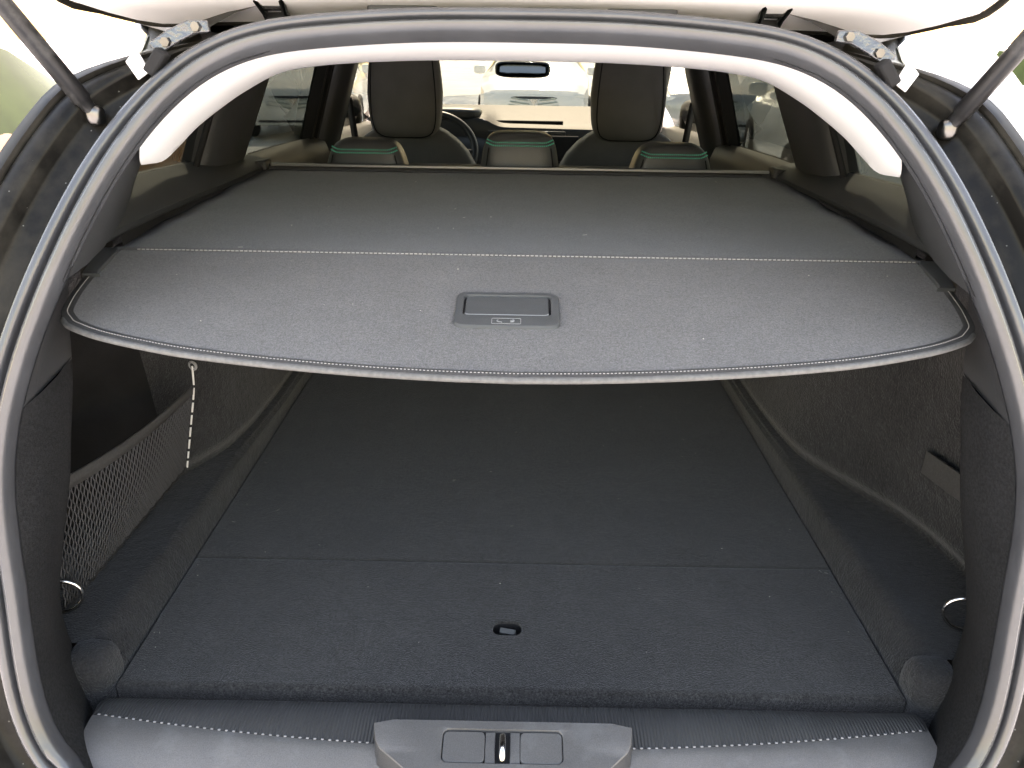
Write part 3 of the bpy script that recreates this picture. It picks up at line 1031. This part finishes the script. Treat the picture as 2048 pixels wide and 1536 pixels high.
# keep the true corners
def snap(c, corners):
    c = list(c)
    for q in corners:
        k = min(range(len(c)), key=lambda i: (c[i][0] - q[0]) ** 2 + (c[i][1] - q[1]) ** 2)
        c[k] = q
    return c
oc = snap(oc, outer)
ic = ray_contour(slot, (HX, HY), NC)
ic2 = [(HX + (x - HX) * 1.07, HY + (y - HY) * 1.09) for x, y in ic]
shr = lambda c, k: [(HX + (x - HX) * k, HY + (y - HY) * k) for x, y in c]
rows = [[(x, y, -.03) for x, y in oc], [(x, y, -.0035 if y < .13 else -.0006) for x, y in oc], [(x * .9975, y + (.003 if y < .13 else -.0012), 0) for x, y in oc],
        [(x * .985, min(max(y, .011), .270), 0) for x, y in oc], [(x * .97, min(max(y, .016), .266), 0) for x, y in oc],
        [(a[0] * .5 + b[0] * .5, a[1] * .5 + b[1] * .5, 0) for a, b in zip(oc, ic2)],
        [(x, y, 0) for x, y in shr(ic2, 1.4)], [(x, y, 0) for x, y in shr(ic2, 1.2)], [(x, y, -.0004) for x, y in ic2], [(x, y, -.003) for x, y in ic]]
loft('rear_panel', rows, carpet, lf, cu=True, angle=50)
loft('hole_rim', [[(x, y, -.0025) for x, y in ic], [(x, y, -.022) for x, y in ic]], dark_gap, lf, cu=True)
mesh('hole_bottom', [(x, y, -.020) for x, y in slot], [tuple(range(len(slot)))], dark_gap, lf, False)
box('pull_tab', (HX + .001, HY - .001, -.007), (.023, .008, .012), plastic_lid, lf, .0008, Matrix.Rotation(R(-12), 3, 'Z') @ Matrix.Rotation(R(25), 3, 'X'))
rows = []
xs = np.linspace(-.5205, .5205, 41)
prof = [(.2757, -.03), (.2757, -.0007), (.2768, -.0001), (.283, -.0001)] + [(y, 0.0006 * math.sin(y * 9)) for y in np.linspace(.30, 1.13, 18)]
for y, z in prof:
    rows.append([(x, y, z) for x in xs])
loft('front_panel', rows, carpet, lf, angle=60)

# ==================================================================== CARGO COVER
cv = empty('cargo_cover', (0, .6, .50), 'grey fabric roller cargo cover drawn across the boot with a rigid rear flap', 'cargo cover')
SL = .114                                    # slope of the flap
def fz(y):
    return .512 - SL * (.283 - y)
# roller fabric
rows = []
for k, y in enumerate(np.linspace(1.035, .283, 40)):
    hw = .578 - .013 * (1.035 - y) / .752
    z = .513 - .0005
    rows.append([(x * hw, y, .5125 - .0045 * math.sin(math.pi * (y - .283) / .752) * (1 - x * x) + (.0006 * math.sin(x * 9 + y * 5) + .0016 * abs(x) ** 6 * math.sin(y * 34 + x) + .0007 * math.sin(y * 21 + x * 3)) * math.sin(math.pi * (y - .283) / .752)) for x in np.linspace(-1, 1, 41)])
fab = loft('roller_fabric', rows, fabric, cv, angle=180)
so = fab.modifiers.new('thick', 'SOLIDIFY'); so.thickness = .0015; so.offset = -1
# rigid flap outline (right half then mirrored)
hf = [(.563, .2815), (.560, .230), (.554, .185), (.5435, .130), (.532, .089), (.525, .074), (.5135, .060), (.502, .0485), (.462, .026), (.408, .0055), (.346, -.013), (.260, -.030), (.165, -.0435), (.08, -.051), (0, -.054)]
cur = catmull([(x, y, 0) for x, y in hf], 90)
outl = [(p.x, p.y) for p in cur] + [(-p.x, p.y) for p in reversed(cur[:-1])]
def inset(poly, d):
    n, out = len(poly), []
    for i in range(n):
        a, b, c = poly[max(i - 1, 0)], poly[i], poly[min(i + 1, n - 1)]
        t = Vector((c[0] - a[0], c[1] - a[1])).normalized()
        nrm = Vector((-t.y, t.x))
        if nrm.dot(Vector((0, .15)) - Vector(b)) < 0:
            nrm = -nrm
        out.append((b[0] + nrm.x * d, b[1] + nrm.y * d))
    return out
def flap3(c, dz=0.0):
    return [(x, y, fz(y) + dz) for x, y in c]
# flap top: rows across from the hinge line to the outline
ins1 = inset(outl, .0135)
n = len(outl)
def xcut(poly, y):
    """half width of the outline at depth y"""
    best = 0
    for i in range(len(poly) - 1):
        (x1, y1), (x2, y2) = poly[i], poly[i + 1]
        if (y1 - y) * (y2 - y) <= 0 and abs(y1 - y2) > 1e-9:
            best = max(best, abs(x1 + (x2 - x1) * (y - y1) / (y2 - y1)))
    return best
ymin = min(y for x, y in ins1)
rows = []
for y in [.2815, .277, .27, .26, .24, .21, .18, .15, .12, .1, .085, .075, .068, .06, .05, .04, .03, .02, .01, 0, -.01, -.02, -.028, -.034, -.0385, ymin + .0003]:
    w = xcut(ins1, y) + .002
    roll = .0016 * math.exp(-((y - .262) / .012) ** 2)
    rows.append([(x * w, y, fz(y) + roll) for x in np.linspace(-1, 1, 41)])
flap = loft('rear_flap', rows, fabric, cv, angle=180)
r0_ = flap3(outl, -.0035)
bandrows = [flap3(outl, -.004), flap3(inset(outl, .0008), .0006), flap3(inset(outl, .003), .0011), flap3(inset(outl, .012), .0011), flap3(ins1, .0004)]
loft('flap_binding', bandrows, band, flap, angle=60)
under = [(x, y, fz(y) - .006) for x, y in outl]
mesh('flap_underside', under, [tuple(range(len(under)))], dark_gap, flap, False)
tube('edge_piping', [(x, y, fz(y) - .0022) for x, y in outl[26:-26]], .0036, piping, flap, 10)
# stitches on the binding and along the hinge line
vf = []
st = catmull([(x, y, fz(y) + .0013) for x, y in inset(outl, .0075)], 760)
for k in range(0, 759, 2):
    vf.append(tube_vf([st[k], st[k].lerp(st[k + 1], .9)], .00055, 4))
v, f = merge(vf)
mesh('binding_stitching', v, f, thread, flap)
vf = []
for x in np.arange(-.528, .545, .0062):
    vf.append(tube_vf([(x, .2835, .5133), (x + .0040, .2835, .5133)], .0007, 5))
v, f = merge(vf)
mesh('hinge_stitching', v, f, thread, cv)
# end clips on the flap
for s in (-1, 1):
    poly = [(s * .556, .185), (s * .574, .268), (s * .570, .279), (s * .552, .279), (s * .548, .270), (s * .540, .200), (s * .537, .189), (s * .532, .185)]
    v, f = prism_vf([(x, y, fz(y) + .0050) for x, y in poly], (0, 0, -.006))
    o = mesh('flap_clip', v, f, plastic_lid, cv)
    bevel_mesh(o, .0009, 2)
# roller housing, strip and end caps
tube('roller_housing', [(-.60, 1.062, .500), (.60, 1.062, .500)], .0235, plastic, cv, 18)
box('housing_lip', (0, 1.046, .5215), (1.14, .006, .006), alu, cv, .0015)
for s in (-1, 1):
    box('housing_end_cap', (s * .612, 1.050, .514), (.075, .05, .028), plastic, cv, .004, Matrix.Rotation(s * R(8), 3, 'Y'))
    box('fabric_edge_tape', (s * .570, .66, .5085), (.012, .70, .002), band, cv)

# handle in the flap: escutcheon with recessed lid
hd_c = (-.0115, .1040)
N2 = 96
tilt = lambda y: fz(y)
esc = rrect(hd_c[0], hd_c[1], .0615, .0465, .013, 8)
lid_hole = rrect(-.0118, .1135, .0520, .0282, .0065, 8)
cc = (-.0118, .1135)
oc = ray_contour(esc, cc, N2)
ic = ray_contour(lid_hole, cc, N2)
# sides converge slightly towards the rear
cs = lambda c: [(hd_c[0] + (x - hd_c[0]) * (1.0 + .25 * (y - hd_c[1])), y) for x, y in c]
oc, ic = cs(oc), cs(ic)
sh2 = lambda c, k: [(cc[0] + (x - cc[0]) * k, cc[1] + (y - cc[1]) * k) for x, y in c]
fo = lambda c, dz: [(x, y, fz(y) + dz) for x, y in c]
rows = [fo(sh2(oc, 1.01), -.003), fo(oc, .0030), fo(sh2(oc, .985), .0040), fo(sh2(oc, .965), .0041), fo(sh2(ic, 1.04), .0041), fo(sh2(ic, 1.015), .0040), fo(ic, .0034), fo(ic, .0004)]
esc_o = loft('handle_surround', rows, plastic_lid, cv, cu=True, angle=40)
mesh('handle_bay', fo(cs(lid_hole), .0006), [tuple(range(len(lid_hole)))], dark_gap, esc_o, False)
lidp = rrect(-.0118, .1132, .0492, .0254, .0055, 8)
o = prism('handle_lid', fo(cs(lidp), .0032), (0, 0, -.0028), plastic_lid, esc_o)
bevel_mesh(o, .0009, 2)
# bright moulded edges, marks in a small sunk field
tube('lid_edge', fo(cs([p for p in lidp if p[1] < .092]), .0030)[0:], .0007, plastic_lid_edge, esc_o, 6)
fr = rrect(-.0120, .0690, .0165, .0070, .0015, 3)
tube('mark_frame', fo(fr, .0042), .0004, plastic_lid_edge, esc_o, 5, True)
c1 = catmull([(-.0215, .0725, 0), (-.0225, .069, 0), (-.0205, .0664, 0), (-.0175, .0664, 0), (-.0172, .0650, 0)], 14)
c2 = catmull([(-.0075, .0700, 0), (-.0040, .0722, 0), (-.0030, .0702, 0), (-.0060, .0680, 0), (-.0072, .0662, 0), (-.0030, .0672, 0)], 16)
v, f = merge([tube_vf([(p.x, p.y, fz(p.y) + .0043) for p in c], .0006, 5) for c in (c1, c2)])
mesh('direction_mark', v, f, plastic_lid_edge, esc_o)

# ==================================================================== CARGO NET in the left pocket
cn = empty('cargo_net', (-.58, .25, .1), 'black elastic cargo net stretched over the left side pocket', 'cargo net')
def netp(u, t):
    """u from the near end (0) to the far end (1), t from the top edge (0) to the bottom (1)"""
    a = Vector((-.603, .09, .245)).lerp(Vector((-.546, .42, .243)), u)
    b = Vector((-.626, .09, .045)).lerp(Vector((-.583, .42, .085)), u)
    p = a.lerp(b, t)
    sag = math.sin(math.pi * u) * .012 * (1 - t)
    return p + Vector((.010 * math.sin(math.pi * u) * math.sin(math.pi * t), 0, -sag))
vf = []
NS, NU = 21, 33
for j in range(NS):
    pts = []
    for k in range(NU * 4 + 1):
        u = k / (NU * 4)
        ph = (k % 4)
        off = (-.5, .5, .5, -.5)[ph] if j % 2 == 0 else (.5, -.5, -.5, .5)[ph]
        t0 = .085 + .90 * j / (NS - 1)
        t = min(1, t0 + off * .90 / (NS - 1))
        pts.append(netp(u, max(.05, t)))
    vf.append(tube_vf(pts, .0011, 4))
v, f = merge(vf)
o = mesh('net_mesh', v, f, net_m, cn)
tag(o, kind='stuff')
rows = [[netp(u, 0.0) + Vector((.001, 0, .004)), netp(u, .035), netp(u, .085)] for u in np.linspace(0, 1, 24)]
o = loft('top_band', rows, band, cn)
so = o.modifiers.new('thick', 'SOLIDIFY'); so.thickness = .002
tube('bottom_cord', [netp(u, 1.0) + Vector((0, 0, .002 * math.sin(u * 90))) for u in np.linspace(0, 1, 60)], .0026, net_dark, cn, 6)
top_h = Vector((-.541, .42, .281))
cord = [top_h.lerp(Vector((-.544, .42, .245)), t) for t in (0, .5, 1)] + [netp(1, t) + Vector((.002, .002, 0)) for t in (.15, .3, .45, .6, .75, .9, 1)]
cd = catmull([tuple(p) for p in cord], 42)
tube('end_cord', cd, .0016, white_cord, cn, 6)
for k in (7, 13, 18, 23, 28, 33, 37):
    tube('cord_loop', [cd[k], cd[k + 1]], .0026, net_dark, cn, 6)
hk = [top_h + Vector((.0065 * math.cos(a), .002 - .003 * math.cos(a), .0065 * math.sin(a))) for a in np.linspace(0, 2 * math.pi, 21)[:-1]]
tube('hook_eye', hk, .0024, plastic_lid_edge, cn, 8, True)
superbox('hook', top_h + Vector((0, .004, 0)), (.009, .008, .010), net_dark, cn, 3, 6)

# ==================================================================== BACKGROUND CARS
tyre_m = mat('tyre_rubber', (0.02, 0.02, 0.02), 0.85)
rim_m = mat('alloy_rim', (0.5, 0.5, 0.52), 0.3, metal=0.9)
lamp_m = mat('headlamp_lens', (0.65, 0.68, 0.70), 0.1)
grille_m = mat('dark_grille', (0.03, 0.032, 0.035), 0.4)
bar_m = mat('grille_bar', (0.30, 0.36, 0.36), 0.3, metal=0.4)
car_glass = mat('car_window_glass', (0.030, 0.046, 0.012), 0.08, spec=0.06, var=[(1.6, 0.6)])  # green of reflected trees put into the base colour
P_white = mat('white_car_paint', (0.78, 0.78, 0.77), 0.25, coat=0.6)
P_orange = mat('bronze_orange_paint', (0.26, 0.10, 0.025), 0.28, coat=0.6)
P_silver = mat('silver_car_paint', (0.42, 0.44, 0.45), 0.3, metal=0.4, coat=0.5)
P_dark = mat('dark_car_paint', (0.03, 0.033, 0.038), 0.2, coat=0.6)
STN = [(-2.16, .62, .34, .58, .60, .56), (-2.08, .80, .24, .68, .73, .66), (-1.85, .87, .21, .78, .83, .72), (-1.3, .90, .2, .90, .95, .74), (-.85, .905, .2, .94, 1.0, .70),
       (-.15, .905, .2, .97, 1.43, .57), (.5, .905, .2, .98, 1.49, .58), (1.25, .90, .2, 1.0, 1.46, .57), (1.75, .88, .23, 1.02, 1.28, .58), (2.02, .85, .28, 1.0, 1.05, .62), (2.13, .76, .36, .85, .90, .6)]
def stn(y):
    return [float(np.interp(y, [s[0] for s in STN], [s[k] for s in STN])) for k in range(1, 6)]
def bg_car(label, pm, loc, rz, group='parked cars around'):
    t = empty('parked_car', (0, 0, 0), label, 'car', group)
    def sec(y):
        w, zb, zl, zr, wr = stn(y)
        hs = [(w * .86, zb), (w * .97, zb + .08), (w, zb + .25 * (zl - zb) + .05), (w, zl - .12), (w * .975, zl)]
        hs += [(wr + (w * .96 - wr) * (1 - k), zl + (zr - zl) * k) for k in (.35, .7, .92)]
        hs += [(wr * .85, zr + .008), (wr * .4, zr + .02)]
        return [(x, y, z) for x, z in hs] + [(-x, y, z) for x, z in reversed(hs)]
    yy = sorted(set([s[0] for s in STN] + list(np.linspace(-2.05, 2.05, 22))))
    bo = loft('body', [sec(y) for y in yy], pm, t, cu=True, caps=True, angle=40)
    for s in (-1, 1):
        for (y0, y1) in ((-.52, .42), (.50, 1.45)):
            rows = []
            for y in np.linspace(y0, y1, 7):
                w, zb, zl, zr, wr = stn(y)
                rows.append([(s * (wr + (w * .96 - wr) * (1 - k) + .008), y, zl + (zr - zl) * k) for k in (.06, .35, .65, .88)])
            loft('side_window', rows, car_glass, t)
        for wy in (-1.35, 1.32):
            v, f = [], []
            prof = [(.20, -.10), (.30, -.10), (.325, -.07), (.325, .07), (.30, .10), (.20, .10)]
            rows = [[(s * .83 + q, wy + r * math.cos(a), .325 + r * math.sin(a)) for r, q in prof] for a in np.linspace(0, 2 * math.pi, 29)[:-1]]
            wh = loft('wheel', rows, tyre_m, t, cv=True, angle=50)
            rows = [[(s * (.83 + q), wy + r * math.cos(a), .325 + r * math.sin(a)) for r, q in ((.205, .085), (.19, .06), (.06, .07), (.0, .075))] for a in np.linspace(0, 2 * math.pi, 29)[:-1]]
            loft('rim', rows, rim_m, wh, cv=True)
        superbox('headlamp', (s * .66, -2.01, .66), (.30, .20, .12), lamp_m, t, 3, 8)
        superbox('wing_mirror', (s * .99, -.55, 1.0), (.20, .13, .14), pm, t, 4, 8)
    rows = [[(x * (.62 - .06 * k), -.80 + .62 * k - .03 * (1 - x * x), 1.012 + .405 * k) for x in np.linspace(-1, 1, 9)] for k in np.linspace(.03, .95, 6)]
    loft('windscreen', rows, car_glass, t)
    superbox('grille', (0, -2.11, .56), (.86, .10, .20), grille_m, t, 5, 8)
    for k in range(3):
        for s in (-1, 1):
            box('grille_bar', (s * .22, -2.168, .51 + .055 * k), (.36 - .05 * k, .02, .020), bar_m, t, .004, Matrix.Rotation(s * R(-7), 3, 'Y'))
    prism('badge', [(-.07, -2.19, .62), (.07, -2.19, .62), (0, -2.19, .53)], (0, .02, 0), chrome, t)
    box('bumper_intake', (0, -2.10, .33), (1.1, .08, .10), grille_m, t, .02)
    t.location = loc
    t.rotation_euler = (0, 0, rz)
    return t
bg_car('white car facing the windscreen, grille showing below the mirror', P_white, (.28, 14.3, GZ), R(-2))
bg_car('bronze orange car parked alongside on the left', P_orange, (-2.92, 2.75, GZ), R(180))
bg_car('white car parked beyond the right gas strut', P_white, (6.6, 9.4, GZ), R(14))
bg_car('white car seen between left front seat and windscreen pillar', P_white, (-3.6, 13.5, GZ), R(6))
bg_car('silver car seen past the right front headrest', P_silver, (3.2, 14.0, GZ), R(-5))
bg_car('pale car seen through the right rear door window', P_white, (3.5, 7.6, GZ), R(172))

# ==================================================================== TREES beyond the yard
leaf_m = mat('tree_leaves', (0.07, 0.12, 0.03), 0.7, var=[(1.5, 0.35)])
bark_m = mat('tree_bark', (0.10, 0.075, 0.05), 0.9, bump=[(20, 0.5, 0.03)])
def tree(loc, h, r, label, seed):
    rnd = random.Random(seed)
    t = empty('tree', (0, 0, 0), label, 'tree', 'trees behind the yard')
    vf = [tube_vf([(0, 0, 0), (.05, .02, h * .3), (-.04, .05, h * .6), (.02, 0, h * .8)], [.16, .12, .09, .04], 9)]
    for k in range(7):
        a = k * 2.4
        b = Vector((0, 0, h * (.35 + .05 * k)))
        vf.append(tube_vf([b, b + Vector((math.cos(a) * r * .4, math.sin(a) * r * .4, h * .10)), b + Vector((math.cos(a) * r * .75, math.sin(a) * r * .75, h * .17))], [.07, .045, .015], 6))
    v, f = merge(vf)
    mesh('trunk', v, f, bark_m, t)
    V, F = [], []
    blobs = [(Vector((rnd.uniform(-1, 1) * r * .7, rnd.uniform(-1, 1) * r * .7, h * rnd.uniform(.45, .95))), r * rnd.uniform(.28, .5)) for _ in range(16)]
    for c, br in blobs:
        for _ in range(260):
            d = Vector((rnd.gauss(0, 1), rnd.gauss(0, 1), rnd.gauss(0, 1))).normalized() * br * rnd.uniform(.55, 1.05)
            p = c + d
            sz = rnd.uniform(.07, .14)
            e1_ = Vector((rnd.gauss(0, 1), rnd.gauss(0, 1), rnd.gauss(0, 1))).normalized()
            e2_ = e1_.orthogonal().normalized()
            o = len(V)
            V += [p - e1_ * sz, p + e2_ * sz * .5, p + e1_ * sz, p - e2_ * sz * .5]
            F.append((o, o + 1, o + 2, o + 3))
    mesh('crown', V, F, leaf_m, t, False)
    t.location = loc
    return t
tree((15, 19, GZ), 5.2, 2.2, 'leafy tree beyond the right gas strut', 1)
tree((-9, 24, GZ), 6.0, 2.6, 'leafy tree far beyond the left front window', 2)
tree((-16, 16, GZ), 5.5, 2.4, 'leafy tree left of the orange car', 3)
tree((-2.8, 25, GZ), 5.5, 2.4, 'leafy tree behind the cars, just left of the mirror', 4)

# ==================================================================== lint on cover and floor
V, F = [], []
rnd = random.Random(11)
def cover_z(x, y):
    if y > .284:
        q_ = math.sin(math.pi * (y - .283) / .752)
        xn = x / .57
        return .5125 - .0045 * q_ * (1 - xn * xn) + (.0006 * math.sin(xn * 9 + y * 5) + .0007 * math.sin(y * 21 + xn * 3)) * q_
    return fz(y)
for k in range(84):
    if k < 30:
        x, y = rnd.uniform(-.5, .5), rnd.uniform(.03, .98)
        if (abs(x) < .09 and y < .17) or (y < .08 and abs(x) > .38):
            continue
        z = cover_z(x, y) + .0007
    elif k < 66:
        x, y, z = rnd.uniform(-.5, .5), rnd.uniform(.02, .9), .0010
    else:                                     # gathered along the floor edges
        x, y, z = rnd.choice((-1, 1)) * rnd.uniform(.49, .515), rnd.uniform(.02, .6), .0010
    if (x + .006) ** 2 + (y - .1215) ** 2 < .03 ** 2 and k >= 30:
        continue
    a = rnd.uniform(0, 3.14)
    if rnd.random() < .35:                    # a short curled fibre
        L_ = rnd.uniform(.003, .008)
        c_ = rnd.uniform(-.4, .4)
        pts = [(x + L_ * t * math.cos(a + c_ * t), y + L_ * t * math.sin(a + c_ * t), z) for t in (-.5, -.2, .2, .5)]
        v, f = tube_vf(pts, .00022, 4)
    else:
        sz = rnd.choice((.0004, .0005, .0006, .0007, .0011))
        v, f = box_vf((x, y, z), (sz * rnd.uniform(1, 2.2), sz, .0005), Matrix.Rotation(a, 3, 'Z'))
    o = len(V)
    V += v
    F += [tuple(i + o for i in q) for q in f]
lint = mesh('lint', V, F, mat('lint_fluff', (0.65, 0.62, 0.52), 0.9), None, False)
tag(lint, 'pale crumbs of lint scattered over cover and load floor', kind='stuff')
